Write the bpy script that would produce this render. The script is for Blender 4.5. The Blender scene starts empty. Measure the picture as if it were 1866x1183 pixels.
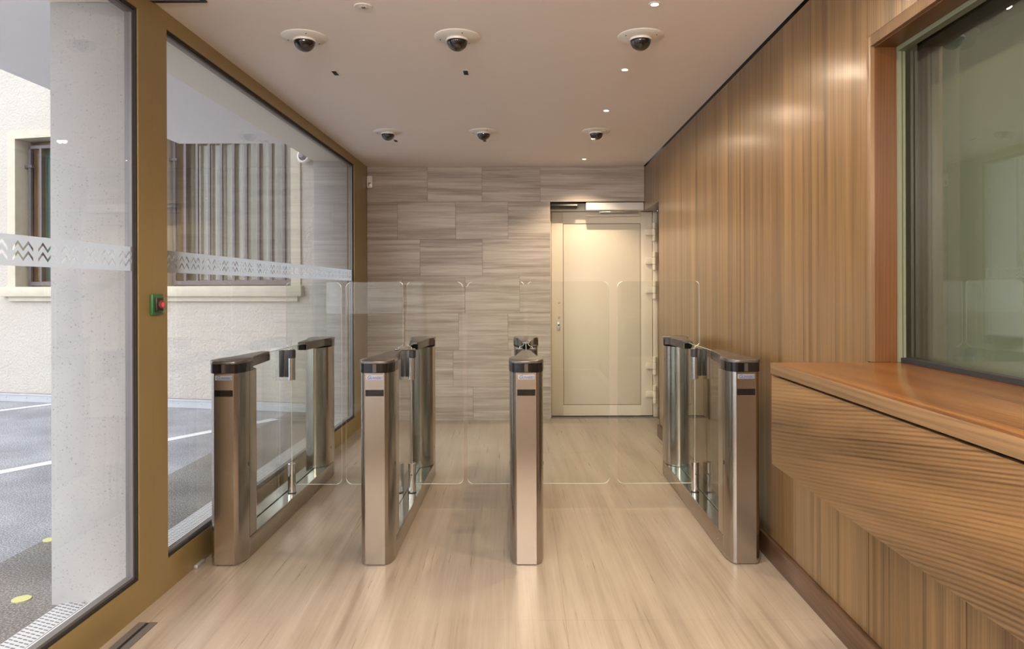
import bpy, bmesh, math, random
from mathutils import Vector, Matrix
random.seed(7)
S = bpy.context.scene
C = S.collection
# ------------------------------------------------------------------ camera, world, exposure
H = 1.35
F = 1300.0
cd = bpy.data.cameras.new('camera'); cam = bpy.data.objects.new('camera', cd); C.objects.link(cam)
cd.sensor_fit = 'HORIZONTAL'; cd.sensor_width = 36.0
cd.lens = 36.0 * F / 1866.0
cd.shift_x = (933 - 957) / 1866.0
cd.shift_y = -(591.5 - 525.6) / 1866.0
cd.clip_start = 0.05; cd.clip_end = 200
cam.matrix_world = Matrix.Translation((0, 0, H)) @ Matrix.Rotation(math.radians(90), 4, 'X') @ Matrix.Rotation(math.radians(-0.18), 4, 'Z')
S.camera = cam
w = bpy.data.worlds.new('overcast_sky'); S.world = w; w.use_nodes = True
bg = w.node_tree.nodes['Background']
bg.inputs[0].default_value = (0.93, 0.96, 1.0, 1); bg.inputs[1].default_value = 4.2
S.view_settings.view_transform = 'Standard'; S.view_settings.look = 'None'
S.view_settings.exposure = 0.3; S.view_settings.gamma = 1.0; S.view_settings.use_curve_mapping = False
S.cycles.use_denoising = True
S.cycles.max_bounces = 14; S.cycles.transparent_max_bounces = 32; S.cycles.glossy_bounces = 6; S.cycles.diffuse_bounces = 5
S.cycles.sample_clamp_indirect = 6.0
S.cycles.caustics_reflective = False; S.cycles.caustics_refractive = False
SPOT_W = 66.0
FILL_PEND_W = 98.0
SPOT_COL = (1.0, 0.80, 0.56)

# ------------------------------------------------------------------ material helpers
class NT:
    def __init__(s, name):
        s.m = bpy.data.materials.new(name); s.m.use_nodes = True
        s.t = s.m.node_tree; s.n = s.t.nodes; s.l = s.t.links
        s.n.clear(); s.out = s.n.new('ShaderNodeOutputMaterial')
    def add(s, typ, **kw):
        n = s.n.new('ShaderNode' + typ)
        for k, v in kw.items(): setattr(n, k, v)
        return n
    def put(s, sock, v):
        if isinstance(v, bpy.types.NodeSocket): s.l.new(v, sock)
        elif v is not None:
            sock.default_value = v
    def math(s, op, a, b=None, c=None, clamp=False):
        n = s.add('Math', operation=op); n.use_clamp = clamp
        s.put(n.inputs[0], a)
        if b is not None: s.put(n.inputs[1], b)
        if c is not None: s.put(n.inputs[2], c)
        return n.outputs[0]
    def xyz(s):
        tc = s.add('TexCoord'); sp = s.add('SeparateXYZ'); s.l.new(tc.outputs['Object'], sp.inputs[0])
        return sp.outputs[0], sp.outputs[1], sp.outputs[2]
    def vec(s, x, y, z):
        n = s.add('CombineXYZ'); s.put(n.inputs[0], x); s.put(n.inputs[1], y); s.put(n.inputs[2], z); return n.outputs[0]
    def noise(s, v, scale=1.0, detail=4, rough=0.55, dist=0.0):
        n = s.add('TexNoise'); s.put(n.inputs['Vector'], v); n.inputs['Scale'].default_value = scale
        n.inputs['Detail'].default_value = detail; n.inputs['Roughness'].default_value = rough; n.inputs['Distortion'].default_value = dist
        return n.outputs[0]
    def ramp(s, f, stops):
        n = s.add('ValToRGB'); s.put(n.inputs[0], f); e = n.color_ramp.elements
        while len(e) < len(stops): e.new(0.5)
        for el, (p, c) in zip(e, stops):
            el.position = p; el.color = (*c, 1) if len(c) == 3 else c
        return n.outputs[0]
    def mix(s, f, a, b, mode='MIX'):
        n = s.add('Mix', data_type='RGBA', blend_type=mode); s.put(n.inputs[0], f)
        for i, v in ((6, a), (7, b)):
            if isinstance(v, tuple): v = (*v, 1) if len(v) == 3 else v
            s.put(n.inputs[i], v)
        return n.outputs[2]
    def bsdf(s, col, rough=0.5, metal=0.0, spec=0.5, bump=None, bstr=0.2, bdist=0.01, **kw):
        p = s.add('BsdfPrincipled')
        if isinstance(col, tuple): col = (*col, 1) if len(col) == 3 else col
        s.put(p.inputs['Base Color'], col); s.put(p.inputs['Roughness'], rough); p.inputs['Metallic'].default_value = metal
        p.inputs['Specular IOR Level'].default_value = spec
        for k, v in kw.items(): s.put(p.inputs[k.replace('_', ' ')], v)
        if bump is not None:
            b = s.add('Bump'); b.inputs['Strength'].default_value = bstr; b.inputs['Distance'].default_value = bdist
            s.put(b.inputs['Height'], bump); s.l.new(b.outputs[0], p.inputs['Normal'])
        s.l.new(p.outputs[0], s.out.inputs[0]); return p

def plain(name, col, rough=0.5, metal=0.0, spec=0.5, var=0.06):
    t = NT(name); x, y, z = t.xyz()
    n = t.noise(t.vec(x, y, z), 9, 4)
    c = t.mix(n, tuple(max(0, c * (1 - var)) for c in col), tuple(min(1, c * (1 + var)) for c in col))
    t.bsdf(c, rough, metal, spec); return t.m

def wood(name, along, cross, leaf=0.14, rings=55.0, amp=7.0, figc=5.0, figal=0.35, dark=(.115, .062, .030), light=(.40, .255, .145), rough=0.36, skew=0.0, coat=0.0, ringw=.17, wide_w=.42, pore=.34):
    """veneer: growth rings bent by a slow figure, fine pores along the grain, each leaf of veneer with its own figure"""
    t = NT(name); ax = dict(zip('xyz', t.xyz()))
    a, c = ax[along], ax[cross]
    isl = t.add('NewGeometry').outputs['Random Per Island']
    cc = t.math('MULTIPLY_ADD', a, skew, c)
    cell = t.math('FLOOR', t.math('DIVIDE', c, leaf)) if leaf else t.math('MULTIPLY', isl, 0.0)
    wn = t.add('TexWhiteNoise', noise_dimensions='2D'); t.put(wn.inputs['Vector'], t.vec(cell, t.math('MULTIPLY', isl, 37.0), 0.0))
    r = wn.outputs['Value']
    off = t.math('MULTIPLY', t.math('ADD', r, isl), 6.0)
    base = t.noise(t.vec(t.math('MULTIPLY', cc, figc), t.math('MULTIPLY', a, figal), off), 1.0, 1.2, 0.3, 0.0)
    ph = t.math('ADD', t.math('MULTIPLY', cc, rings), t.math('MULTIPLY', base, amp))
    fr = t.math('FRACT', ph)
    ring = t.math('POWER', t.math('SINE', t.math('MULTIPLY', fr, 3.14159)), 3.0)
    ringn = t.noise(t.vec(t.math('FLOOR', ph), off, 0.0), 3.7, 1)
    ring = t.math('MULTIPLY', ring, t.math('MULTIPLY_ADD', ringn, 1.6, .1))
    wide = t.noise(t.vec(t.math('MULTIPLY', cc, figc * 3.5), t.math('MULTIPLY', a, figal * .9), t.math('ADD', off, 9.0)), 1.0, 3, 0.5, 0.2)
    fn = t.noise(t.vec(t.math('MULTIPLY', cc, 330.0), t.math('MULTIPLY', a, 2.6), off), 1.0, 2, 0.6)
    v = t.math('MULTIPLY_ADD', ring, -ringw, .55)
    v = t.math('MULTIPLY_ADD', t.math('SUBTRACT', wide, .5), wide_w * 2, v)
    v = t.math('MULTIPLY_ADD', t.math('SUBTRACT', fn, .5), pore * 1.6, v)
    if leaf: v = t.math('MULTIPLY_ADD', t.math('SUBTRACT', r, .5), .16, v)
    v = t.math('MAXIMUM', v, 0.0)
    mid = tuple(d * .48 + l * .52 for d, l in zip(dark, light))
    col = t.ramp(v, [(0.10, dark), (0.50, mid), (0.85, light)])
    p = t.bsdf(col, rough, 0, 0.5, bump=fn, bstr=0.05, bdist=0.001)
    if coat:
        p.inputs['Coat Weight'].default_value = coat; p.inputs['Coat Roughness'].default_value = 0.2
    return t.m

def glass(name, tint=(0.93, 0.97, 0.95), rough=0.0, gain=1.0, f0=0.04):
    t = NT(name)
    lw = t.add('LayerWeight'); lw.inputs[0].default_value = 0.5
    f = t.math('MULTIPLY_ADD', t.math('POWER', lw.outputs['Facing'], 5.0), (1 - f0), f0)
    f = t.math('MULTIPLY', f, gain, clamp=True)
    tr = t.add('BsdfTransparent'); tr.inputs[0].default_value = (*tint, 1)
    gl = t.add('BsdfGlossy'); gl.inputs['Roughness'].default_value = rough
    mx = t.add('MixShader'); t.l.new(f, mx.inputs[0]); t.l.new(tr.outputs[0], mx.inputs[1]); t.l.new(gl.outputs[0], mx.inputs[2])
    t.l.new(mx.outputs[0], t.out.inputs[0]); return t.m

def glass_edge(name, col=(0.88, 0.94, 0.90), clear=0.2):
    t = NT(name)
    tr = t.add('BsdfTransparent'); tr.inputs[0].default_value = (*col, 1)
    p = t.add('BsdfPrincipled'); p.inputs['Base Color'].default_value = (*col, 1); p.inputs['Roughness'].default_value = 0.15
    mx = t.add('MixShader'); mx.inputs[0].default_value = 1 - clear
    t.l.new(tr.outputs[0], mx.inputs[1]); t.l.new(p.outputs[0], mx.inputs[2]); t.l.new(mx.outputs[0], t.out.inputs[0]); return t.m

def steel(name, col=(0.45, 0.405, 0.355), rough=0.22, along='z', sc=500, bump=0.012):
    t = NT(name); ax = dict(zip('xyz', t.xyz()))
    v = t.vec(*[t.math('MULTIPLY', ax[k], 3.0 if k == along else float(sc)) for k in 'xyz'])
    n = t.noise(v, 1.0, 3)
    c = t.mix(n, tuple(k * .96 for k in col), tuple(min(1, k * 1.04) for k in col))
    r = t.math('MULTIPLY_ADD', n, 0.06, rough - 0.03)
    t.bsdf(c, r, 1.0, 0.5); return t.m

M = {}
M['wall_wood'] = wood('walnut_veneer_vertical', 'z', 'y', leaf=0.165, rings=70, amp=7, figc=6, dark=(0.0600, 0.0304, 0.0104), light=(0.2772, 0.1638, 0.0672), rough=.33, coat=.25, wide_w=.62)
M['panel_wood'] = wood('walnut_panel_lower', 'z', 'y', leaf=0.183, rings=75, amp=8, figc=7, dark=(0.0496, 0.0248, 0.0088), light=(0.2436, 0.1386, 0.0554), rough=.34, wide_w=.68)
M['apron_wood'] = wood('walnut_apron_figured', 'y', 'z', leaf=0, rings=90, amp=17, figc=2.0, figal=0.55, skew=0.16, dark=(0.0440, 0.0216, 0.0080), light=(0.2604, 0.1411, 0.0521), ringw=.27, wide_w=.85, pore=.24)
M['top_wood'] = wood('walnut_counter_top', 'y', 'x', leaf=0.12, rings=60, amp=9, figc=6, figal=.6, dark=(0.0960, 0.0336, 0.0072), light=(0.3360, 0.1428, 0.0336), rough=0.25, coat=0.35, wide_w=.6, ringw=.28)
M['edge_wood'] = wood('walnut_counter_edge', 'y', 'z', leaf=0, rings=50, amp=8, figc=6, figal=.8, dark=(0.0880, 0.0480, 0.0224), light=(0.2772, 0.1596, 0.0672), rough=0.4, ringw=.2)
M['base_wood'] = wood('walnut_baseboard', 'y', 'z', leaf=0, rings=55, amp=8, figc=7, figal=.7, dark=(0.0360, 0.0176, 0.0088), light=(0.1428, 0.0739, 0.0370), rough=.33)
M['reveal_wood'] = wood('walnut_reveal', 'z', 'x', leaf=0, rings=90, amp=6, figc=9, figal=.6, dark=(0.0520, 0.0192, 0.0048), light=(0.1680, 0.0689, 0.0168), rough=.35)  # same walnut as the frame; warm reflected light put into the orange tone
M['reveal_wood_top'] = wood('walnut_reveal_top', 'y', 'x', leaf=0, rings=90, amp=6, figc=9, figal=.6, dark=(0.0880, 0.0360, 0.0096), light=(0.2352, 0.1050, 0.0319), rough=.35)  # head lining, likewise tinted orange for warm reflected light
M['trim_wood'] = wood('walnut_trim', 'z', 'y', leaf=0, rings=90, amp=6, figc=9, dark=(0.1040, 0.0576, 0.0272), light=(0.2856, 0.1764, 0.0924), rough=.4, ringw=.2)
M['bronze'] = plain('bronze_anodised_metal', (0.33, 0.24, 0.10), 0.36, 0.4, 0.5, 0.04)
M['gasket'] = plain('black_rubber_gasket', (0.012, 0.012, 0.013), 0.6)
M['grey_profile'] = plain('grey_glazing_profile', (0.16, 0.155, 0.16), 0.4, 0.3)
M['black'] = plain('black_void', (0.006, 0.006, 0.006), 0.8)
M['black_gloss'] = plain('black_gloss_plastic', (0.008, 0.0075, 0.007), 0.06, 0, 0.6, 0.0)
M['lid'] = plain('dark_brown_lid', (0.060, 0.050, 0.043), 0.24, 0.0, 0.7, 0.05)
M['dark_plastic'] = plain('dark_grey_plastic', (0.022, 0.021, 0.021), 0.38)
M['steel'] = steel('brushed_stainless_steel')
M['steel_h'] = steel('brushed_stainless_beam', along='y')
M['ledge'] = steel('polished_steel_ledge', (0.50, 0.52, 0.50), 0.12, 'y', bump=.02)
M['chrome'] = plain('polished_steel_tube', (0.62, 0.60, 0.57), 0.14, 1.0, 0.5, 0.02)
M['glass'] = glass('clear_safety_glass', (0.955, 0.975, 0.96))
M['glass_facade'] = glass('facade_glazing', (0.955, 0.958, 0.965), gain=1.3)
M['glass_green'] = glass('security_glazing', (0.80, 0.835, 0.78), gain=1.9, f0=0.055)
M['glass_edge'] = glass_edge('polished_glass_edge')  # pale colour stands in for light caught along the chamfered edges
M['glass_edge_dim'] = glass_edge('infill_glass_edge', (0.36, 0.43, 0.39), 0.3)
M['white_paint'] = plain('white_ceiling_paint', (0.87, 0.815, 0.785), 0.7, 0, 0.3, 0.012)
M['white_plastic'] = plain('white_plastic', (0.78, 0.76, 0.72), 0.35)
M['cream'] = plain('cream_door_paint', (0.72, 0.65, 0.53), 0.42, 0, 0.4, 0.02)
M['cream_dark'] = plain('cream_groove', (0.33, 0.28, 0.21), 0.6)
M['label'] = plain('pale_label', (0.36, 0.345, 0.325), 0.35, 0.5)
M['blue_ink'] = plain('blue_lettering', (0.012, 0.085, 0.34), 0.4)
M['green_plastic'] = plain('green_plastic', (0.035, 0.14, 0.05), 0.4)
M['brown_red'] = plain('dull_red_plastic', (0.20, 0.05, 0.045), 0.4)
M['green_pane'] = plain('green_blind_pane', (0.15, 0.22, 0.19), 0.3)
M['green_strip'] = plain('pale_green_seal', (0.17, 0.185, 0.12), 0.35)
M['yellow_paint'] = plain('yellow_disc_paint', (0.52, 0.50, 0.20), 0.6)
M['white_line'] = plain('road_paint', (0.62, 0.63, 0.65), 0.7, 0, .3, .12)
M['iron'] = plain('grey_painted_iron', (0.10, 0.088, 0.095), 0.5)
M['limestone'] = plain('limestone_surround', (0.46, 0.42, 0.34), 0.8, 0, .3, .14)
M['brown_wood'] = plain('brown_window_frame', (0.20, 0.13, 0.07), 0.5, 0, .4, .2)
M['zinc'] = plain('zinc_flashing', (0.50, 0.51, 0.54), 0.35, 0.6)
M['mat'] = plain('charcoal_mat', (0.11, 0.085, 0.065), .95, 0, .1, .2)
M['taupe'] = plain('taupe_wall', (0.28, 0.24, 0.20), 0.8)
M['rear'] = plain('beige_wall_paint', (0.20, 0.165, 0.135), 0.8)

def glow(name, col, st):
    t = NT(name); e = t.add('Emission'); e.inputs[0].default_value = (*col, 1); e.inputs[1].default_value = st
    t.l.new(e.outputs[0], t.out.inputs[0]); return t.m
M['lamp'] = glow('warm_lamp_lens', (1.0, 0.82, 0.55), 25)
M['red_glow'] = glow('lit_red_button', (1.0, 0.03, 0.08), 1.1)

# striped limestone wall
t = NT('striped_limestone_tiles'); x, y, z = t.xyz(); isl = t.add('NewGeometry').outputs['Random Per Island']
off = t.math('MULTIPLY', isl, 11.0)
n1 = t.noise(t.vec(t.math('MULTIPLY', x, 0.8), off, t.math('MULTIPLY', z, 15.0)), 1.0, 5, .62, .45)
n2 = t.noise(t.vec(t.math('MULTIPLY', x, 1.8), off, t.math('MULTIPLY', z, 70.0)), 1.0, 4, .65, .3)
v = t.math('ADD', t.math('MULTIPLY', n1, .75), t.math('MULTIPLY', n2, .42))
v = t.math('MULTIPLY_ADD', isl, 0.08, t.math('SUBTRACT', v, .08))
col = t.ramp(v, [(.38, (.255, .213, .175)), (.50, (.36, .31, .262)), (.58, (.435, .383, .33)), (.70, (.53, .475, .42))])
t.bsdf(col, .48, 0, .4, bump=n2, bstr=.06, bdist=.002); M['stone_wall'] = t.m
M['grout'] = plain('stone_grout', (.17, .14, .12), .8)
# travertine floor
t = NT('striped_travertine_floor'); x, y, z = t.xyz(); isl = t.add('NewGeometry').outputs['Random Per Island']
off = 0.0
xs = t.math('MULTIPLY_ADD', y, 0.03, x)
n1 = t.noise(t.vec(t.math('MULTIPLY', xs, 7.0), t.math('MULTIPLY', y, 0.55), off), 1.0, 4, .6, .5)
n2 = t.noise(t.vec(t.math('MULTIPLY', xs, 90.0), t.math('MULTIPLY', y, 1.6), off), 1.0, 5, .65, .5)
n3 = t.noise(t.vec(x, y, off), 2.2, 4, .6)
n4 = t.noise(t.vec(t.math('MULTIPLY', xs, 24.0), t.math('MULTIPLY', y, .6), 3.0), 1.0, 3, .55, .3)
v = t.math('MULTIPLY', n1, .42)
v = t.math('MULTIPLY_ADD', n2, .34, v)
v = t.math('MULTIPLY_ADD', n4, .30, v)
v = t.math('MULTIPLY_ADD', n3, .16, t.math('SUBTRACT', v, .11))
v = t.math('MULTIPLY_ADD', isl, 0.012, v)
col = t.ramp(v, [(.34, (.21, .165, .122)), (.47, (.305, .248, .193)), (.58, (.355, .295, .235)), (.74, (.42, .362, .30))])
rg = t.math('MULTIPLY_ADD', n2, .16, .22)
t.bsdf(col, rg, 0, .45, bump=n2, bstr=.05, bdist=.001); M['floor'] = t.m
# asphalt
t = NT('asphalt'); x, y, z = t.xyz(); vv = t.vec(x, y, z)
n1 = t.noise(vv, 110, 3, .75); n2 = t.noise(vv, 1.6, 4)
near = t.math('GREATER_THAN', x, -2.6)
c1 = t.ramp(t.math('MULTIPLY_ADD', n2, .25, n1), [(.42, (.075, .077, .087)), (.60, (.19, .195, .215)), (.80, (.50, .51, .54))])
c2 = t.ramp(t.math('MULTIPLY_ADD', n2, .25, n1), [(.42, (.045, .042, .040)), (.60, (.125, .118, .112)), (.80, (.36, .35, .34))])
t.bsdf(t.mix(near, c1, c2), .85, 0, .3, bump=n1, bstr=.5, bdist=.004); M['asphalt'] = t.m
# stucco
t = NT('white_stucco'); x, y, z = t.xyz(); vv = t.vec(x, y, z)
n1 = t.noise(vv, 38, 3, .5); n2 = t.noise(vv, 1.2, 4)
t.bsdf(t.mix(n2, (.40, .368, .325), (.46, .43, .39)), .9, 0, .2, bump=n1, bstr=.9, bdist=.012); M['stucco'] = t.m
# concrete column
t = NT('speckled_pale_concrete'); x, y, z = t.xyz(); vv = t.vec(x, y, z)
def specks(scale, size, share):
    wob = t.noise(vv, scale * 1.7, 2)
    vo = t.add('TexVoronoi'); t.put(vo.inputs['Vector'], vv); vo.inputs['Scale'].default_value = scale
    hit = t.math('LESS_THAN', t.math('MULTIPLY_ADD', wob, .25, vo.outputs['Distance']), size + .12)
    rnd = t.add('SeparateColor'); t.l.new(vo.outputs['Color'], rnd.inputs[0])
    return t.math('MULTIPLY', hit, t.math('LESS_THAN', rnd.outputs[0], share))
sp = t.math('MAXIMUM', t.math('MULTIPLY', specks(105, .30, .34), .42), t.math('MULTIPLY', specks(55, .20, .20), .65))
n2 = t.noise(vv, 3.5, 5)
base = t.mix(n2, (.40, .395, .39), (.48, .474, .465))
t.bsdf(t.mix(sp, base, (.22, .22, .22)), .8, 0, .3); M['concrete'] = t.m
M['soffit'] = plain('canopy_soffit_paint', (.90, .89, .91), .8, 0, .2, .02)
M['beam'] = plain('canopy_beam_paint', (.90, .87, .76), .8, 0, .2, .03)
# drain grate: slots in a chevron pattern
t = NT('galvanised_slotted_grate'); x, y, z = t.xyz()
u = t.math('DIVIDE', t.math('ADD', x, 1.985), 0.0275)
rowi = t.math('FLOOR', u); fx = t.math('SUBTRACT', u, rowi)
yy = t.math('MULTIPLY_ADD', fx, 0.008, y)
yy = t.math('MULTIPLY_ADD', rowi, 0.011, yy)
fy = t.math('FRACT', t.math('DIVIDE', yy, 0.022))
s1 = t.math('LESS_THAN', fy, 0.33); s2 = t.math('MULTIPLY', t.math('GREATER_THAN', fx, .12), t.math('LESS_THAN', fx, .88))
sl = t.math('MULTIPLY', s1, s2)
p = t.bsdf(t.mix(sl, (.60, .61, .63), (.10, .10, .105)), .45, 0.25, .5, bump=t.math('SUBTRACT', 1.0, sl), bstr=.6, bdist=.003); M['grate'] = t.m
# frosted film with cut-out zigzags; object z = 0 at the band's lower edge, y = 0 at the first motif
t = NT('frosted_film_with_zigzag_cutouts'); x, y, z = t.xyz()
P = 0.119
ph = t.math('FRACT', t.math('DIVIDE', t.math('ADD', y, P * 40), P)); u = t.math('MULTIPLY', ph, P)
inside = t.math('LESS_THAN', u, 0.096)
tri = t.math('MULTIPLY', t.math('ABSOLUTE', t.math('SUBTRACT', t.math('FRACT', t.math('DIVIDE', u, 0.048)), 0.5)), 2.0)
def chev(top):
    ln = t.math('MULTIPLY_ADD', tri, -0.024, top)            # upper edge of the stroke
    d = t.math('SUBTRACT', ln, z)
    return t.math('MULTIPLY', t.math('GREATER_THAN', d, 0.0), t.math('LESS_THAN', d, 0.0125))
cut = t.math('MULTIPLY', inside, t.math('MAXIMUM', chev(0.084), chev(0.052)))
df = t.add('BsdfDiffuse'); df.inputs[0].default_value = (.60, .625, .65, 1)
tl = t.add('BsdfTranslucent'); tl.inputs[0].default_value = (.66, .69, .71, 1)
m1 = t.add('MixShader'); m1.inputs[0].default_value = .62; t.l.new(df.outputs[0], m1.inputs[1]); t.l.new(tl.outputs[0], m1.inputs[2])
tr = t.add('BsdfTransparent')
m0 = t.add('MixShader'); m0.inputs[0].default_value = .82; t.l.new(tr.outputs[0], m0.inputs[1]); t.l.new(m1.outputs[0], m0.inputs[2])
m2 = t.add('MixShader'); t.l.new(cut, m2.inputs[0]); t.l.new(m0.outputs[0], m2.inputs[1]); t.l.new(tr.outputs[0], m2.inputs[2])
t.l.new(m2.outputs[0], t.out.inputs[0]); M['film'] = t.m
# roller blind fabric
t = NT('woven_grey_blind'); x, y, z = t.xyz()
wv = t.math('MULTIPLY', t.math('SINE', t.math('MULTIPLY', y, 1500.0)), t.math('SINE', t.math('MULTIPLY', z, 1500.0)))
wv = t.math('MULTIPLY_ADD', wv, .5, .5)
t.bsdf(t.mix(wv, (.30, .30, .265), (.38, .38, .335)), .9, 0, .2); M['blind'] = t.m
# curtain
M['curtain'] = plain('pale_curtain_cloth', (.31, .27, .215), .9, 0, .2, .05)
t = NT('smoked_dome_plastic')
M['dome'] = glass('smoked_dome_plastic', (0.30, 0.29, 0.28), gain=1.5, f0=.06)

# ------------------------------------------------------------------ mesh helpers
class B:
    def __init__(s): s.bm = bmesh.new(); s.mi = 0
    def _m(s, faces):
        for f in faces: f.material_index = s.mi
    def box(s, x0, x1, y0, y1, z0, z1, bev=0.0, fn=None, seg=2):
        co = [(x, y, z) for z in (z0, z1) for y in (y0, y1) for x in (x0, x1)]
        if fn: co = [fn(*c) for c in co]
        v = [s.bm.verts.new(c) for c in co]
        fs = [s.bm.faces.new([v[i] for i in q]) for q in ((0, 2, 3, 1), (4, 5, 7, 6), (0, 1, 5, 4), (2, 6, 7, 3), (0, 4, 6, 2), (1, 3, 7, 5))]
        s._m(fs)
        if bev > 0:
            es = list({e for f in fs for e in f.edges})
            r = bmesh.ops.bevel(s.bm, geom=es, offset=bev, segments=seg, affect='EDGES', profile=.5)
            s._m(r['faces'])
        return s
    def prism(s, poly, z0, z1, axis='z', bev=0.0, edge_mi=None):
        def p(a, b, c): return {'z': (a, b, c), 'y': (a, c, b), 'x': (c, a, b)}[axis]
        lo = [s.bm.verts.new(p(a, b, z0)) for a, b in poly]; hi = [s.bm.verts.new(p(a, b, z1)) for a, b in poly]
        n = len(poly); fs = [s.bm.faces.new(lo[::-1]), s.bm.faces.new(hi)]
        sd = [s.bm.faces.new([lo[i], lo[(i + 1) % n], hi[(i + 1) % n], hi[i]]) for i in range(n)]
        s._m(fs + sd)
        if edge_mi is not None:
            for f in sd: f.material_index = edge_mi
        if bev > 0:
            es = [e for e in fs[1].edges]
            r = bmesh.ops.bevel(s.bm, geom=es, offset=bev, segments=3, affect='EDGES', profile=.5); s._m(r['faces'])
        return s
    def lathe(s, prof, cx=0, cy=0, cz=0, seg=40, fn=None):
        rings = []
        for r, z in prof:
            if r < 1e-6: rings.append([s.bm.verts.new((cx, cy, cz + z))])
            else: rings.append([s.bm.verts.new((cx + r * math.cos(k * 2 * math.pi / seg), cy + r * math.sin(k * 2 * math.pi / seg), cz + z)) for k in range(seg)])
        fs = []
        for a, b in zip(rings, rings[1:]):
            for k in range(seg):
                k2 = (k + 1) % seg
                if len(a) == 1 and len(b) == 1: continue
                q = [a[0], b[k2], b[k]] if len(a) == 1 else [a[k], a[k2], b[0]] if len(b) == 1 else [a[k], a[k2], b[k2], b[k]]
                fs.append(s.bm.faces.new(q))
        s._m(fs)
        if fn:
            for r in rings:
                for v in r: v.co = Vector(fn(*v.co))
        return s
    def cyl(s, cx, cy, z0, z1, r, seg=32, bev=0.0, axis='z'):
        b = bev
        prof = [(0, z0), (r - b, z0), (r, z0 + b), (r, z1 - b), (r - b, z1), (0, z1)] if b else [(0, z0), (r, z0), (r, z1), (0, z1)]
        fn = None
        if axis == 'y': fn = lambda x, y, z: (x, z, y)      # cx, z-centre in (cx, cy)
        if axis == 'x': fn = lambda x, y, z: (z, x, y)      # y-centre, z-centre in (cx, cy)
        return s.lathe(prof, cx, cy, 0, seg, fn)
    def done(s, name, mat, parent=None, loc=None, smooth=True):
        bmesh.ops.remove_doubles(s.bm, verts=s.bm.verts, dist=1e-6)
        bmesh.ops.recalc_face_normals(s.bm, faces=s.bm.faces)
        for e in s.bm.edges:
            e.smooth = not (len(e.link_faces) != 2 or e.calc_face_angle(0) > math.radians(32))
        me = bpy.data.meshes.new(name)
        for f in s.bm.faces: f.smooth = smooth
        s.bm.to_mesh(me); s.bm.free()
        for m in (mat if isinstance(mat, (list, tuple)) else [mat]): me.materials.append(M[m])
        o = bpy.data.objects.new(name, me); C.objects.link(o)
        if parent: o.parent = parent
        if loc: o.location = loc
        return o

def tag(o, label, cat, group=None, kind=None):
    o['label'] = label; o['category'] = cat
    if group: o['group'] = group
    if kind: o['kind'] = kind
    return o
def thing(name, label, cat, loc=(0, 0, 0), group=None, kind=None):
    return tag(empty(name, loc), label, cat, group, kind)
def empty(name, loc=(0, 0, 0)):
    o = bpy.data.objects.new(name, None); C.objects.link(o); o.location = loc; o.empty_display_size = .05; return o
def box(name, mat, d, parent=None, bev=0.0, loc=None):
    return B().box(*d, bev=bev).done(name, mat, parent, loc)
def copy_tree(o, parent=None):
    c = o.copy(); C.objects.link(c); c.parent = parent
    for ch in list(o.children): copy_tree(ch, c)
    return c
def struct(o, label, cat='building'): return tag(o, label, cat, kind='structure')

# ------------------------------------------------------------------ the room shell
ZC = 2.595; XR = 1.22; XL = -1.605; YB = 7.288; YREAR = -3.2
# floor slabs
b = B(); b.box(-1.66, 3.4, YREAR, 7.9, -0.30, -0.004); b.mi = 1
xs_ = [-1.64, -0.72, 0.16, 1.04, 1.45]; ys_ = [YREAR, -1.62, -0.04, 1.40, 2.90, 4.37, 5.85, 7.62]; gj = .0003
for i in range(4):
    for j in range(7):
        b.box(xs_[i] + gj, xs_[i + 1] - gj, ys_[j] + gj, ys_[j + 1] - gj, -0.02, 0.0)
struct(b.done('floor', ['grout', 'floor']), 'beige striped travertine floor of the lobby', 'floor')
# ceiling
b = B(); b.box(-1.66, XR - .008, YREAR, 7.9, ZC, 2.90)
struct(b.done('ceiling', 'white_paint'), 'smooth white plaster ceiling of the lobby', 'ceiling')
b = B(); b.box(XR - .008, 3.4, YREAR, 7.9, ZC + .02, 2.90)
struct(b.done('ceiling_shadow_gap', 'black'), 'black shadow gap between ceiling and walnut wall', 'ceiling')
# back wall, individually veined tiles on a grout bed
ROWZ = [0.0, 0.342, 0.720, 1.098, 1.477, 1.855, 2.2335, ZC]
px = lambda c: (660 + c / 2.466 - 957) * .005606
joints = {6: [295, 540, 801], 5: [159, 421, 657], 4: [260, 541], 3: [181, 462, 707], 2: [190, 433, 655], 1: [120, 408, 668], 0: [230, 497, 740]}
b = B(); b.box(-1.64, 0.258, YB + .012, 7.9, 0, ZC); b.box(.258, 1.40, YB + .012, 7.9, 2.237, ZC); b.mi = 1
for r in range(7):
    z0, z1 = ROWZ[r], ROWZ[r + 1]
    ends = [-1.64] + [px(c) for c in joints[r]] + [1.2195 if r == 6 else .258]
    for a, c in zip(ends, ends[1:]):
        b.box(a + .0012, c - .0012, YB, YB + .02, z0 + .0012, z1 - .0012)
    if r < 6: b.box(.240, .258, YB + .0005, 7.46, z0 + .0012, z1 - .0012)
b.box(.258, 1.40, YB + .0205, 7.46, 2.237, 2.26)
struct(b.done('wall_back', ['grout', 'stone_wall']), 'grey beige striped stone tile wall at the end of the lobby', 'wall')

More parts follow.
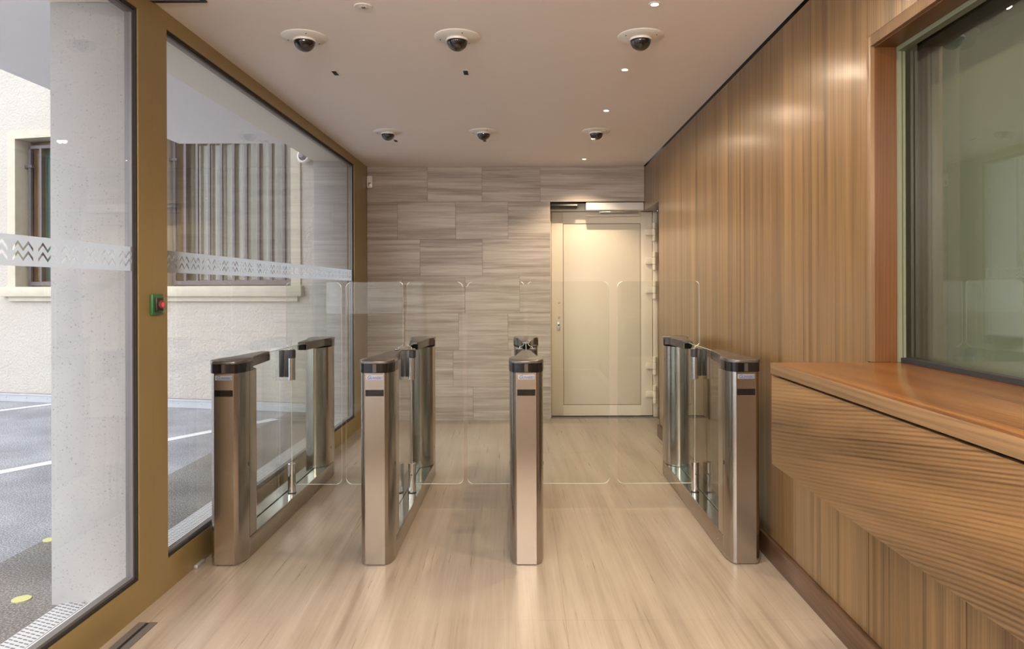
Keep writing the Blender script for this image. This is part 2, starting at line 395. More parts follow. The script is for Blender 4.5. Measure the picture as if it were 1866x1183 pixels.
# right wall
def panelled(b, y0, y1, z0, z1, seams, x0=XR, x1=XR + .02):
    ys = [y0] + [s for s in seams if y0 < s < y1] + [y1]
    for a, c in zip(ys, ys[1:]): b.box(x0, x1, a + .0015, c - .0015, z0, z1)
seams = [2.54 + .5 * k for k in range(0, 10)]
b = B()
panelled(b, 2.54, 6.50, .11, 2.58, seams)
panelled(b, 6.50, YB, 2.155, 2.58, [7.04])
b.mi = 1
b.box(XR + .003, XR + .08, 2.54, 6.50, 0, 2.58)
struct(b.done('wall_right', ['wall_wood', 'black']), 'walnut veneer panelled wall with fine vertical seams', 'wall')
b = B(); panelled(b, YREAR, 2.54, 2.238, 2.58, [-2.5, -1.5, -.5, .5, 1.5]); b.mi = 1; b.box(XR + .003, XR + .08, -3.2, 2.54, 2.238, 2.58)
struct(b.done('wall_over_window', ['wall_wood', 'black']), 'walnut veneer wall strip above the reception window', 'wall')
b = B(); panelled(b, YREAR, -.30, .11, 2.236, [-2.5, -1.9, -1.3, -.7]); b.mi = 1; b.box(XR + .003, XR + .08, -3.2, -.30, 0, 2.238)
struct(b.done('wall_beside_window', ['wall_wood', 'black']), 'walnut veneer wall behind the viewer', 'wall')
b = B(); b.mi = 1; b.box(XR + .003, XR + .08, -.30, 2.54, 0, 1.045); b.mi = 0; panelled(b, -.30, 2.54, .11, 1.045, [.33, .88, 1.43, 1.978])
struct(b.done('wall_panels_lower', ['panel_wood', 'black']), 'vertical grain walnut panels below the reception counter', 'wall')
# niche beside the door
b = B(); b.box(XR + .02, 1.385, 6.484, 6.498, 0, 2.155); b.box(1.385, 1.42, 6.484, 7.9, 0, 2.155); b.box(XR, 1.42, 6.50, YB + .01, 2.14, 2.1549)
b.box(XR + .08, 1.42, 6.42, 6.484, 0, 2.58)
struct(b.done('wall_niche', 'wall_wood'), 'walnut lined recess beside the cream door', 'wall')
b = B(); b.box(1.200, XR + .003, -1.0, 6.498, 0, .108, bev=.0015); b.box(1.368, 1.385, 6.50, 7.40, 0, .108, bev=.0015); b.box(1.200, 1.385, 6.485, 6.50, 0, .108)
struct(b.done('baseboard_right', 'base_wood'), 'dark walnut baseboard along the panelled wall', 'baseboard')
# rear of the lobby (behind the viewer): plaster wall with a glazed entrance
b = B(); b.box(-1.66, 3.4, -3.3, -3.2, 0, ZC)
struct(b.done('wall_rear', 'rear'), 'pale plaster wall behind the viewer', 'wall')
# guard room behind the reception window
b = B(); b.box(3.3, 3.4, -3.2, 7.9, 0, 2.6); b.box(1.32, 3.4, 3.4, 3.5, 0, 2.6); b.box(1.32, 3.4, -1.0, -.9, 0, 2.6)
struct(b.done('wall_guard_room', 'taupe'), 'dim taupe wall of the guard room behind the window', 'wall')

tag(B().box(-1.45, 1.12, -2.9, 1.6, 0, .008, bev=.002).done('entrance_mat', 'mat'), 'charcoal brown entrance mat behind the viewer', 'mat')  # added out of view so the steel fronts reflect something darker
# ------------------------------------------------------------------ facade, left
def bay(name, y0, y1, label, gy0, gy1):
    """one glazed bay: bronze frame y0..y1, glass gy0..gy1, z .142..2.518"""
    r = thing(name, label, 'window', (XL, y0, 0), kind='structure'); o = (-XL, -y0, 0)
    def mk(n, m, boxes, bev=0.0):
        b = B()
        for q in boxes: b.box(*q, bev=bev)
        return b.done(n, m, r, o)
    g0, g1 = .142, 2.518
    mk('window_frame', 'bronze', [(-1.66, XL, y0, y1, 0, g0), (-1.66, XL, y0, y1, g1, ZC), (-1.66, XL, y0, gy0, g0, g1), (-1.66, XL, gy1, y1, g0, g1)])
    s = .010
    mk('gasket', 'gasket', [(-1.652, XL - .006, gy0, gy0 + s, g0, g1), (-1.652, XL - .006, gy1 - s, gy1, g0, g1), (-1.652, XL - .006, gy0 + s, gy1 - s, g0, g0 + s), (-1.652, XL - .006, gy0 + s, gy1 - s, g1 - s, g1)])
    s2 = .022
    mk('glazing_profile', 'grey_profile', [(-1.65, XL - .016, gy0 + s, gy0 + s2, g0 + s, g1 - s), (-1.65, XL - .016, gy1 - s2, gy1 - s, g0 + s, g1 - s), (-1.65, XL - .016, gy0 + s2, gy1 - s2, g0 + s, g0 + s2), (-1.65, XL - .016, gy0 + s2, gy1 - s2, g1 - s2, g1 - s)])
    mk('pane', 'glass_facade', [(-1.648, -1.628, gy0 + s, gy1 - s, g0 + s, g1 - s)])
    return r, o
w1, o1 = bay('window_1', -2.9, 3.075, 'large glazed bay beside the pale concrete column, bronze frame', -2.83, 2.964)
w2, o2 = bay('window_2', 3.076, 7.25, 'long glazed bay behind the speed gates, bronze frame', 3.20, 6.709)
for r, ya, yb, first in ((w1, -2.80, 2.954, 2.265), (w2, 3.21, 6.699, 3.2395)):
    b = B(); b.box(0, .0008, ya - first, yb - first, 0, .1)
    f = b.done('frosted_band', 'film', r); f.location = (-1.6275 - XL, first - r.location.y, 1.427)
# far mullion dark strip
b = B(); b.box(-1.66, -1.622, 7.25, 7.30, 0, ZC)
struct(b.done('trim_1', 'gasket'), 'black shadow joint between bronze frame and stone wall', 'trim')
# small white stop at the foot of the frame
tag(B().box(-1.604, -1.585, 3.44, 3.53, 0.0, .018, bev=.004).done('floor_stop', 'zinc'), 'small pale grey stop at the frame foot beside the first gate pedestal', 'door stop')

# ------------------------------------------------------------------ outside
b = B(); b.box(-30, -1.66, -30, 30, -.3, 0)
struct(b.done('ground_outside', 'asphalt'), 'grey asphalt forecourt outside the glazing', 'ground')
b = B(); b.box(-1.87, -1.66, -5.5, 7.3, 0, .010)
struct(b.done('kerb_strip', 'soffit'), 'pale concrete strip at the foot of the facade', 'kerb')
tag(B().box(-1.985, -1.873, -5.5, 6.84, 0.0, .012).done('drain_channel', 'grate'), 'galvanised slotted drain channel along the facade', 'drain')
for nm, y0, y1, lb in (('concrete_column', 3.05, 3.375, 'speckled pale concrete column standing on the drain beside the bronze mullion'),
                       ('concrete_column', 6.85, 7.20, 'pale concrete column at the far end of the glazing behind the motion detector')):
    ob = B().box(-2.03, -1.706, y0, y1, .0, 2.58, bev=.004).done(nm, 'concrete'); tag(ob, lb, 'column')
b = B(); b.box(-3.0, -2.03, -7, 6.19, 2.615, 3.2)
struct(b.done('canopy_soffit', 'soffit'), 'smooth white canopy soffit over the forecourt', 'ceiling')
b = B(); b.box(-2.03, -1.66, -7, 7.30, 2.58, 3.2)
struct(b.done('canopy_beam', 'beam'), 'pale canopy beam over the columns', 'beam')
b = B(); b.box(-3.0, 3.4, -7, 6.19, 3.2, 7.0); b.box(-2.03, 3.4, 6.19, 7.9, 3.2, 7.0); b.box(-1.66, 3.4, -3.3, 7.9, 2.9, 3.2)
struct(b.done('wall_upper_floors', 'stucco'), 'upper storeys of the building above the canopy', 'wall')

# opposite building in its own frame: s along the wall, o out of the wall towards the forecourt
A0 = (-6.41, 8.71); D = (.9765, -.2157); N = (-.2157, -.9765)
def W(s, o, z): return (A0[0] + D[0] * s + N[0] * o, A0[1] + D[1] * s + N[1] * o, z)
b = B(); ST = 9.0; i0, i1 = 1.385, 3.18
wins = [(.131, 2.0), (2.17, 4.047)]; J = .115
def wb(b, s0, s1, o0, o1, z0, z1, bev=0): b.box(s0, s1, o0, o1, z0, z1, bev=bev, fn=W)
wb(b, -9, 5.0, -.5, 0, -.2, 1.30); wb(b, -9, 5.0, -.5, 0, 3.2, ST)
wb(b, -9, .18, -.5, 0, 1.30, 3.2); wb(b, 1.96, 2.21, -.5, 0, 1.30, 3.2); wb(b, 4.0, 5.0, -.5, 0, 1.30, 3.2); wb(b, -9, 5.0, -.7, -.5, -.2, ST)
struct(b.done('wall_opposite', 'stucco'), 'rough white stucco wall of the building across the forecourt', 'wall')
for k, (s0, s1) in enumerate(wins):
    r = thing('window_%d' % (k + 3), ('stucco wall window with green panes and brown casement, partly behind the column' if k == 0 else 'stucco wall window with pale curtains behind many vertical bars'), 'window', W(s0, 0, 1.27), kind='structure')
    inv = tuple(-c for c in r.location)
    b = B()
    wb(b, s0, s0 + J, -.20, .02, 1.385, 3.27); wb(b, s1 - J, s1, -.20, .02, 1.385, 3.27); wb(b, s0 + J, s1 - J, -.20, .02, 3.18, 3.27)
    b.done('surround', 'limestone', r, inv)
    b = B(); wb(b, s0 - .07, s1 + .035, -.25, .07, 1.27, 1.387, .004); wb(b, s0 + .03, s1 - .03, -.05, .035, 1.215, 1.27)
    b.done('window_sill', 'limestone', r, inv)
    g0, g1 = s0 + J + .045, s1 - J - .015
    b = B(); wb(b, g0, g0 + .035, -.15, -.12, 1.43, 3.12); wb(b, g1 - .035, g1, -.15, -.12, 1.43, 3.12); wb(b, g0, g1, -.15, -.12, 1.40, 1.45); wb(b, g0, g1, -.15, -.12, 3.08, 3.12)
    for zz in (1.65, 2.85): wb(b, s0 + J, g0 + .06, -.16, -.11, zz, zz + .03); wb(b, g1 - .03, s1 - J, -.16, -.11, zz, zz + .03)
    gr = b.done('security_grille', 'iron', r, inv)
    nb = 9 if k else 8
    for q in range(nb):
        sc = g0 + (g1 - g0) * (q + 1) / (nb + 1)
        b = B(); wb(b, sc - .015, sc + .015, -.147, -.123, 1.45, 3.08); b.done('bar', 'iron', gr)
    b = B()
    for a in (((s0 + J, s0 + J + .10), ((s0 + s1) / 2 - .07, (s0 + s1) / 2 + .07), (s1 - J - .10, s1 - J)) if k == 0 else ((s0 + J, s0 + J + .10), (s1 - J - .06, s1 - J))): wb(b, a[0], a[1], -.30, -.24, 1.385, 3.18)
    wb(b, s0 + J, s1 - J, -.30, -.24, 1.385, 1.46); wb(b, s0 + J, s1 - J, -.30, -.24, 3.10, 3.18)
    b.done('casement', 'brown_wood', r, inv)
    if k == 0:
        b = B(); wb(b, s0 + J, s1 - J, -.285, -.275, 1.40, 3.16); b.done('pane', 'green_pane', r, inv)
        b = B()
        for q in range(2): wb(b, s0 + J + .10 + q * .05, s0 + J + .125 + q * .05, -.24, -.2, 1.46, 3.1)
        b.done('shutter_edge', 'brown_wood', r, inv)
    else:
        b = B(); wb(b, s0 + J, s1 - J, -.285, -.280, 1.40, 3.16); b.done('pane', 'glass', r, inv)
        b = B(); n = 150; vs = []
        for q in range(n + 1):
            s = s0 + J + (s1 - s0 - 2 * J) * q / n
            o = -.36 + .03 * math.sin(q * .62) + .012 * math.sin(q * .23)
            vs.append([b.bm.verts.new(W(s, o, zz)) for zz in (1.38, 3.2)])
        for u, v in zip(vs, vs[1:]): b.bm.faces.new([u[0], v[0], v[1], u[1]])
        c = b.done('curtain', 'curtain', r, inv)
        sm = c.modifiers.new('thick', 'SOLIDIFY'); sm.thickness = .004
b = B(); wb(b, -9, 5.0, 0, .018, 0, .10); wb(b, -9, 5.0, 0, .035, .082, .10)
for q in range(24): b.lathe([(0, .006), (.008, .004), (.01, 0)], 0, 0, 0, 8, fn=lambda x, y, z, q=q: W(-2 + q * .3 + x, .018 + z, .05 + y))
struct(b.done('trim_2', 'zinc'), 'grey zinc flashing along the foot of the stucco wall', 'trim')
# round camera on the stucco wall
r = thing('wall_camera', 'round white camera high on the stucco wall beside the window', 'camera', W(4.13, 0, 2.79))
inv = tuple(-c for c in r.location)
b = B(); b.lathe([(0, 0), (.05, 0), (.055, .06), (.05, .09), (0, .09)], 0, 0, 0, 32, fn=lambda x, y, z: W(4.13 + x, z, 2.79 + y)); b.done('housing', 'white_plastic', r, inv)
b = B(); b.lathe([(.075, .085), (.077, .10), (.065, .115), (.05, .115), (.05, .085), (.075, .085)], 0, 0, 0, 32, fn=lambda x, y, z: W(4.13 + x, z, 2.79 + y)); b.done('ring', 'white_plastic', r, inv)
b = B(); b.lathe([(.05, .10), (.045, .125), (.025, .145), (0, .15)], 0, 0, 0, 32, fn=lambda x, y, z: W(4.13 + x, z, 2.79 + y)); b.done('lens', 'grey_profile', r, inv)

# parking lines and yellow discs
def line(p0, p1, wd, label):
    d = Vector((p1[0] - p0[0], p1[1] - p0[1])).normalized(); n = Vector((-d.y, d.x)) * wd / 2
    b = B(); b.prism([(p0[0] + n.x, p0[1] + n.y), (p0[0] - n.x, p0[1] - n.y), (p1[0] - n.x, p1[1] - n.y), (p1[0] + n.x, p1[1] + n.y)], 0.0, .003)
    tag(b.done('parking_line', 'white_line'), label, 'parking line', kind='structure')
line((-4.60, 4.10), (-2.60, 7.40), .11, 'long white parking line nearer the facade')
line((-6.60, 6.90), (-5.57, 8.44), .10, 'white parking line meeting the stucco wall')
for x, y, lb in ((-2.20, 3.11, 'yellow painted disc on dark asphalt beside the drain channel'), (-2.565, 3.85, 'yellow painted disc half hidden behind the concrete column')):
    tag(B().cyl(0, 0, 0, .004, .037, 40).done('yellow_disc', 'yellow_paint', None, (x, y, 0)), lb, 'ground disc')

# ------------------------------------------------------------------ door at the back
dr = thing('door_1', 'cream security door with recessed panel and block hinges', 'door', (.80, 7.487, 0), kind='structure')
inv = (-.80, -7.487, 0)
def dpart(n, m, boxes, bev=0.0, par=None):
    b = B()
    for q in boxes: b.box(*q, bev=bev)
    return b.done(n, m, par or dr, inv if par is None else None)
Y0 = 7.487
dpart('door_frame', 'cream', [(.258, .272, 7.46, 7.60, 0, 2.155), (1.340, 1.385, 7.465, 7.60, 0, 2.155), (.258, 1.385, 7.47, 7.60, 2.155, 2.237)], .001)
leaf = B()
leaf.box(.276, .397, Y0, 7.55, .012, 2.149, bev=.002); leaf.box(1.215, 1.334, Y0, 7.55, .012, 2.149, bev=.002)
leaf.box(.397, 1.215, Y0, 7.55, .012, .121); leaf.box(.397, 1.215, Y0, 7.55, 2.03, 2.149)
leaf.box(.405, 1.207, Y0 + .006, 7.545, .129, 2.022, bev=.002)
lf = leaf.done('door_leaf', 'cream', dr, inv)
dpart('panel_groove', 'cream_dark', [(.397, 1.215, Y0 + .012, 7.54, .121, 2.03)], 0, lf)
dpart('dark_gap', 'black', [(.272, 1.340, 7.50, 7.60, 0.0, 2.155)])
b = B(); b.box(.258, 1.385, 7.40, 7.62, -.0005, .0035); b.done('threshold', 'grey_profile', dr, inv)
for z in (1.935, 1.633, 1.33, .537, .238):
    b = B()
    b.cyl(1.352, 7.458, z + .038, z + .095, .021, 24, .003); b.cyl(1.352, 7.458, z - .036, z + .036, .021, 24, .003); b.cyl(1.352, 7.458, z - .095, z - .038, .021, 24, .003)
    b.box(1.262, 1.352, 7.452, Y0, z - .034, z + .034, bev=.006); b.box(1.352, 1.384, 7.455, Y0, z + .04, z + .092, bev=.003); b.box(1.352, 1.384, 7.455, Y0, z - .092, z - .04, bev=.003)
    b.done('hinge', 'cream', dr, inv)
cl = B().box(.625, 1.216, 7.30, 7.47, 2.150, 2.228, bev=.006).box(.66, .69, 7.297, 7.30, 2.196, 2.206).done('door_closer', 'white_plastic', dr, inv)
B().box(.640, 1.200, 7.44, 7.487, 2.098, 2.118, bev=.002).done('slide_rail', 'cream', cl)
B().box(.765, 1.17, 7.36, 7.375, 2.132, 2.143, bev=.002).box(.765, .777, 7.36, 7.45, 2.116, 2.134).done('closer_arm', 'chrome', cl)
for z in (1.203, 1.043): B().cyl(.354, z, Y0 - .004, Y0, .012, 20, .001, axis='y').done('lock_rosette', 'chrome', dr, inv)
kp = B().box(.332, .366, Y0 - .006, Y0, .905, .995, bev=.002).done('key_plate', 'zinc', dr, inv)
B().cyl(.349, .965, Y0 - .010, Y0 - .005, .010, 20, .001, axis='y').done('keyhole', 'dark_plastic', kp)
# radar sensor above the door
r = thing('motion_sensor', 'dark motion sensor bar above the cream door', 'sensor', (.42, 7.42, 2.165)); q = (-.42, -7.42, -2.165)
B().prism([(7.47, 2.176), (7.325, 2.176), (7.310, 2.195), (7.320, 2.233), (7.47, 2.233)], .264, .537, axis='x', bev=.0).done('housing', 'dark_plastic', r, q)
B().box(.49, .52, 7.3095, 7.32, 2.200, 2.208).done('badge', 'label', r, q)

# ------------------------------------------------------------------ reception window and counter
rw = thing('window_5', 'reception window with green tinted security glass in a walnut frame', 'window', (1.30, 1.5, 1.09), kind='structure'); inv = (-1.30, -1.5, -1.09)
ZT = 2.236
b = B(); b.box(XR - .002, 1.308, 2.512, 2.538, 1.0870, ZT - .0, bev=.0008); b.box(XR - .002, 1.308, -.30, 2.5118, 2.198, ZT, bev=.0008); b.box(XR - .002, 1.308, -.30, -.27, 1.0870, 2.1975)
fr = b.done('window_frame', 'trim_wood', rw, inv)
b = B(); b.box(XR + .012, 1.308, 2.508, 2.5115, 1.0870, 2.1975); b.done('side_lining', 'reveal_wood', fr)
b = B(); b.box(XR + .012, 1.308, -.269, 2.5078, 2.194, 2.1975); b.done('head_lining', 'reveal_wood_top', fr)
b = B(); b.box(1.308, 1.322, 2.500, 2.56, 1.087, 2.236); b.box(1.326, 1.336, 2.503, 2.56, 1.087, 2.236); b.box(1.308, 1.336, -.3, 2.50, 2.178, 2.236)
b.done('glazing_seal', 'green_strip', rw, inv)
b = B(); b.box(1.309, 1.345, 2.52, 2.55, 1.087, 2.236); b.box(1.316, 1.345, -.3, 2.56, 1.087, 1.103); b.done('dark_seal', 'gasket', rw, inv)
b = B(); b.box(1.345, 1.375, -.3, 3.0, 1.085, 2.24); b.done('security_glass', 'glass_green', rw, inv)
bl = thing('roller_blind', 'lowered grey woven blind behind the green glass', 'blind', (1.45, 1.2, 1.05)); q = (-1.45, -1.2, -1.05)
B().box(1.448, 1.452, -.85, 2.63, 1.08, 2.40).done('fabric', 'blind', bl, q)
B().box(1.44, 1.46, -.85, 2.63, 1.06, 1.085, bev=.004).done('bottom_rail', 'grey_profile', bl, q)
b = B(); b.cyl(1.47, 2.42, -.85, 2.63, .03, 24, .002, axis='y'); b.done('roller_tube', 'grey_profile', bl, q)
# counter
ct = thing('reception_counter', 'walnut reception counter with figured apron and thick top', 'counter', (1.0, 1.0, 1.048)); inv = (-1.0, -1.0, -1.048)
b = B(); b.box(.861, 1.342, -.6, 2.508, 1.048, 1.0865, bev=.0015)
top = b.done('countertop', ['top_wood', 'edge_wood'], ct, inv)
for p in top.data.polygons:
    if abs(p.normal.z) < .5: p.material_index = 1
b = B(); b.box(.864, .886, -.6, 2.505, .731, 1.041, bev=.001); b.done('apron', 'apron_wood', ct, inv)
b = B(); b.box(.886, XR - .003, -.58, 2.48, .98, 1.0475); b.box(.886, 1.2, -.58, 2.49, .75, .98); b.done('carcass', 'black', ct, inv)

# ------------------------------------------------------------------ speed gates
HL = .886
nose = [(.048, 0), (.060, .008), (.069, .022), (.0765, .045), (.082, .075), (.084, .1065)]
def sym(half): return [(x, y) for x, y in half] + [(-x, y) for x, y in half[::-1]]
def shift(poly, sg):   # to the pedestal at either end
    return [(sg * x, sg * (y - HL)) for x, y in poly]
def arc(cx, cy, r, a0, a1, n=6):
    return [(cx + r * math.cos(math.radians(a0 + (a1 - a0) * k / n)), cy + r * math.sin(math.radians(a0 + (a1 - a0) * k / n))) for k in range(n + 1)]
post_half = [(.084, .1105), (.084, .192), (.080, .212), (.068, .240), (.048, .268), (.024, .288), (.004, .296)]
post_poly = sym(post_half)
nose_poly = sym(nose)
core_poly = [(.04, .004), (.078, .06), (.078, .20), (.03, .27), (-.03, .27), (-.078, .20), (-.078, .06), (-.04, .004)]
lid_half = [(.050, -.004), (.064, .004), (.074, .020), (.081, .043), (.0855, .075), (.0865, .11), (.0865, .155), (.083, .168), (.072, .185), (.062, .205), (.055, .235), (.0285, .545), (.024, .556)]
lid_poly = sym(lid_half)
ext_poly = sym([(.0835, .150), (.080, .168), (.069, .187), (.059, .207), (.052, .237), (.027, .540), (.022, .553)])
band_poly = sym([(.050, -.003), (.063, .005), (.0725, .021), (.080, .044), (.0855, .075), (.087, .108), (.087, .150), (.080, .160)])

def text_mesh(parent, txt, size, loc, rot, mat, shear=.25):
    cu = bpy.data.curves.new('t', 'FONT'); cu.body = txt; cu.size = size; cu.extrude = .0004; cu.shear = shear; cu.offset = size * .012
    to = bpy.data.objects.new('t', cu); C.objects.link(to)
    dg = bpy.context.evaluated_depsgraph_get(); me = bpy.data.meshes.new_from_object(to.evaluated_get(dg))
    wd = max(v.co.x for v in me.vertices)
    bpy.data.objects.remove(to); me.materials.clear(); me.materials.append(M[mat])
    o = bpy.data.objects.new('lettering', me); C.objects.link(o); o.parent = parent; o.location = loc; o.rotation_euler = rot
    return o, wd

def rim(poly, z0, z1, axis):
    b = B().prism(poly, z0, z1, axis=axis, edge_mi=1)
    caps = [f for f in b.bm.faces if f.material_index == 0]
    es = list({e for f in caps for e in f.edges})
    res = bmesh.ops.bevel(b.bm, geom=es, offset=.0028, segments=1, affect='EDGES', material=1)
    return b
def gate(label, X, wings, group='speed gate cabinets across the lobby'):
    g = thing('speed_gate', label, 'speed gate', (X, 4.365, 0), group)
    for sg in (1, -1):
        ped = B().prism(shift(nose_poly, sg), .004, .9385).prism(shift(post_poly, sg), .1065, .9385).done('pedestal', 'steel', g)
        B().prism(shift(core_poly, sg), .001, .937).done('core', 'black', ped)
        for sx in (1, -1):
            b = B()   # oval lock holes
            y = .165; zz = .475 if sg == 1 else (.22 if X < 1 else .84)
            yy = sg * (.095 - HL) if sg == 1 else sg * (.165 - HL)
            b.lathe([(0, .0012), (.005, .0012), (.0055, 0)], 0, 0, 0, 16, fn=lambda x, y, z, sx=sx, yy=yy, zz=zz: (sx * (.0835 + z), yy + x, zz + y * 2.0))
            b.done('lock_hole', 'black', ped)
        w_ = B().box(-.0445, .0445, sg * (-HL - .0008) if sg == 1 else HL, sg * (-HL) if sg == 1 else HL + .0008, .826, .857).done('display_window', 'black_gloss', ped)
        cap = B().prism(shift(band_poly, sg), .9400, .984).done('cap_band', 'black_gloss', g)
        b = B(); b.prism(shift(lid_poly, sg), .9845, 1.000, bev=.006); b.done('cap_lid', 'lid', cap)
        b = B(); b.prism(shift(ext_poly, sg), .948, .984); b.done('cap_arm', 'lid', cap)
        b = B(); b.prism(shift([(.029, .535), (.029, .552), (.02, .560), (-.02, .560), (-.029, .552), (-.029, .535)], sg), .950, .9838); b.done('sensor_lens', 'black_gloss', cap)
        # band sections in dull brown between the glossy sensor windows
        B().box(-.009, .009, *sorted((sg * (-.0045 - HL), sg * (-.001 - HL))), .942, .982).done('band_cover', 'lid', cap)
        for sx in (1, -1):
            B().box(*sorted((sx * .0865, sx * .0880)), *sorted((sg * (.118 - HL), sg * (.149 - HL))), .942, .982).done('band_cover', 'lid', cap)
    # label on the pedestal facing the viewer
    lab = B().box(-.0415, .0415, -HL - .0008, -HL + .0002, .906, .929).done('label_plate', 'label', g)
    lab2, wd = text_mesh(lab, 'G', .0245, (-.0365, -HL - .0012, .9095), (math.radians(90), 0, 0), 'blue_ink')
    lab3, wd3 = text_mesh(lab, 'UNNEBO', .0170, (-.0365 + wd - .0022, -HL - .0012, .9095), (math.radians(90), 0, 0), 'blue_ink')
    lab3.scale = (.0570 / max(wd3, .001), 1, 1)
    # base beam with ledge and glass slot
    b = B(); b.box(-.084, .084, -HL + .112, HL - .112, .003, .103, bev=.001)
    bm_ = b.done('base_beam', 'steel_h', g)
    b = B(); b.box(-.0805, .0805, -.68, .68, .1031, .1042); b.done('ledge_plate', 'ledge', bm_)
    b = B(); b.box(-.005, .005, -.60, .60, .1042, .1046); b.done('glass_slot', 'black', bm_)
    for yy in (-.68, -.35, .30, .62):
        for sx in (1, -1): B().lathe([(0, .001), (.0025, .001), (.003, 0)], 0, 0, 0, 10, fn=lambda x, y, z, sx=sx, yy=yy: (sx * (.084 + z), yy + x, .055 + y)).done('screw', 'chrome', bm_)
    b = rim([(-.594, .1046), (.594, .1046), (.594, .990), (-.594, .990)], -.004, .004, 'x')
    b.done('infill_glass', ['glass', 'glass_edge_dim'], g)
    if len(wings) == 1:
        sx = -1 if wings[0][0] > 0 else 1
        B().box(*sorted((sx * .0045, sx * .030)), -.019, .019, .813, .976, bev=.003).done('backing_clamp', 'dark_plastic', g)
    for sx, L in wings:
        hx = sx * .041
        h = B().cyl(hx, 0, .1046, .285, .0235, 36, .002).done('lower_hinge_post', 'chrome', g)
        B().cyl(hx, 0, .1043, .109, .0255, 36).done('post_foot', 'dark_plastic', h)
        B().lathe([(0, .001), (.004, .001), (.0045, 0)], 0, 0, 0, 12, fn=lambda x, y, z: (hx + x, -.0235 - z, .215 + y)).done('hinge_screw', 'dark_plastic', h)
        u = B().cyl(hx, 0, .794, .930, .0235, 36, .002).done('upper_hinge_sleeve', 'chrome', g)
        B().cyl(hx, 0, .930, .976, .0245, 36, .002).box(*sorted((sx * .0045, sx * .040)), -.0205, .0205, .813, .976, bev=.003).done('hinge_clamp', 'dark_plastic', u)
        B().cyl(hx, 0, .976, .983, .021, 36, .002).done('hinge_cap', 'chrome', u)
        z0, z1, R = .154, 1.391, .035
        p = [(.041, z0)] + arc(L - R, z0 + R, R, -90, 0) + arc(L - R, z1 - R, R, 0, 90) + arc(.012 + .02, z1 - .02, .02, 90, 180) + [(.012, 1.012)] + arc(.027, 1.012, .015, 180, 270, 4) + [(.041, .992), (.041, .40)]
        p = [(sx * a, z) for a, z in p]
        rim(p, -.005, .005, 'y').done('glass_wing', ['glass', 'glass_edge'], g)
    return g
gate('speed gate cabinet along the glazed facade, glass wing on one side only', -1.472, [(1, .348)])
gate('speed gate cabinet between the two narrow lanes, second from the facade', -.736, [(-1, .362), (1, .356)])
gate('speed gate cabinet seen end-on between a narrow lane and the wide lane', .004, [(-1, .361), (1, .508)])
gate('speed gate cabinet against the walnut wall beside the counter', 1.076, [(-1, .514)])

# ------------------------------------------------------------------ ceiling fittings
def dome(label, x, y, rot):
    r = thing('dome_camera', label, 'camera', (x, y, ZC), 'dome cameras on the ceiling')
    pl = B().lathe([(.050, 0), (.113, 0), (.113, -.003), (.108, -.007), (.060, -.013), (.055, -.013), (.050, 0)], seg=56).done('ceiling_plate', 'white_plastic', r)
    B().lathe([(.0535, -.012), (.0555, -.016), (.0535, -.024), (.051, -.024), (.051, -.012), (.0535, -.012)], seg=48).done('collar', 'white_plastic', pl)
    for k in range(3):
        a = rot + k * 2.094
        B().lathe([(0, -.0125), (.003, -.012), (.003, -.008)], .086 * math.cos(a), .086 * math.sin(a), 0, 10).done('screw', 'dark_plastic', pl)
    prof = [(.0515, -.018)] + [(.0515 * math.cos(math.radians(a)), -.022 - .050 * math.sin(math.radians(a))) for a in range(0, 91, 9)]
    dm = B().lathe(prof, seg=48).done('smoked_dome', 'dome', r)
    cm = B().lathe([(0, .0), (.040, 0), (.040, -.018), (.034, -.030), (0, -.036)], seg=32).done('camera_module', 'dark_plastic', dm)
    B().lathe([(0, -.034), (.014, -.034), (.014, -.050), (0, -.050)], .006, -.01, 0, 20).done('lens', 'black_gloss', cm)
    return r
lanes = (-1.086, -.332, .574)
nm = ('facade side lane', 'middle lane', 'wide lane')
dome('dome camera over the facade side lane, in the row before the gates', lanes[0], 3.525, .9)
dome('dome camera over the middle lane, in the row before the gates', lanes[1], 3.525, .9)
dome('dome camera over the wide lane, in the row before the gates', lanes[2], 3.525, 1.5)
dome('small looking dome camera over the facade side lane, in the row towards the stone wall', -1.082, 5.647, .9)
dome('small looking dome camera over the middle lane, in the row towards the stone wall', -.324, 5.647, .9)
dome('small looking dome camera beside the spotlights towards the cream door', .568, 5.647, 1.5)

LY = [3.127 + .936 * k for k in range(-6, 5)]
for k, y in enumerate(LY):
    k -= 6
    txt = {0: 'tiny recessed spotlight at the top edge of the picture, before all dome cameras', 1: 'tiny recessed spotlight just past the front wide lane dome camera', 2: 'tiny recessed spotlight midway between the two dome camera rows',
           3: 'tiny recessed spotlight just past the far wide lane dome camera', 4: 'tiny recessed spotlight closest to the cream door'}.get(k, 'tiny recessed spotlight behind the viewer')
    r = thing('spotlight', txt, 'spotlight', (.572, y, ZC), 'recessed spotlights along the walnut wall')
    B().lathe([(.017, 0), (.026, 0), (.026, -.002), (.017, -.003), (.017, 0)], seg=32).done('trim_ring', 'white_plastic', r)
    B().lathe([(0, -.0025), (.0165, -.0025), (.0165, 0), (0, 0)], seg=24).done('lamp_lens', 'lamp', r)
    ld = bpy.data.lights.new('spot_light', 'SPOT'); ld.energy = SPOT_W; ld.color = SPOT_COL; ld.spot_size = math.radians(168 if k < 4 else 118); ld.spot_blend = 1.0 if k < 4 else .5; ld.shadow_soft_size = .02
    lo = bpy.data.objects.new('spot_light', ld); C.objects.link(lo); lo.parent = r; lo.location = (0, 0, -.006)
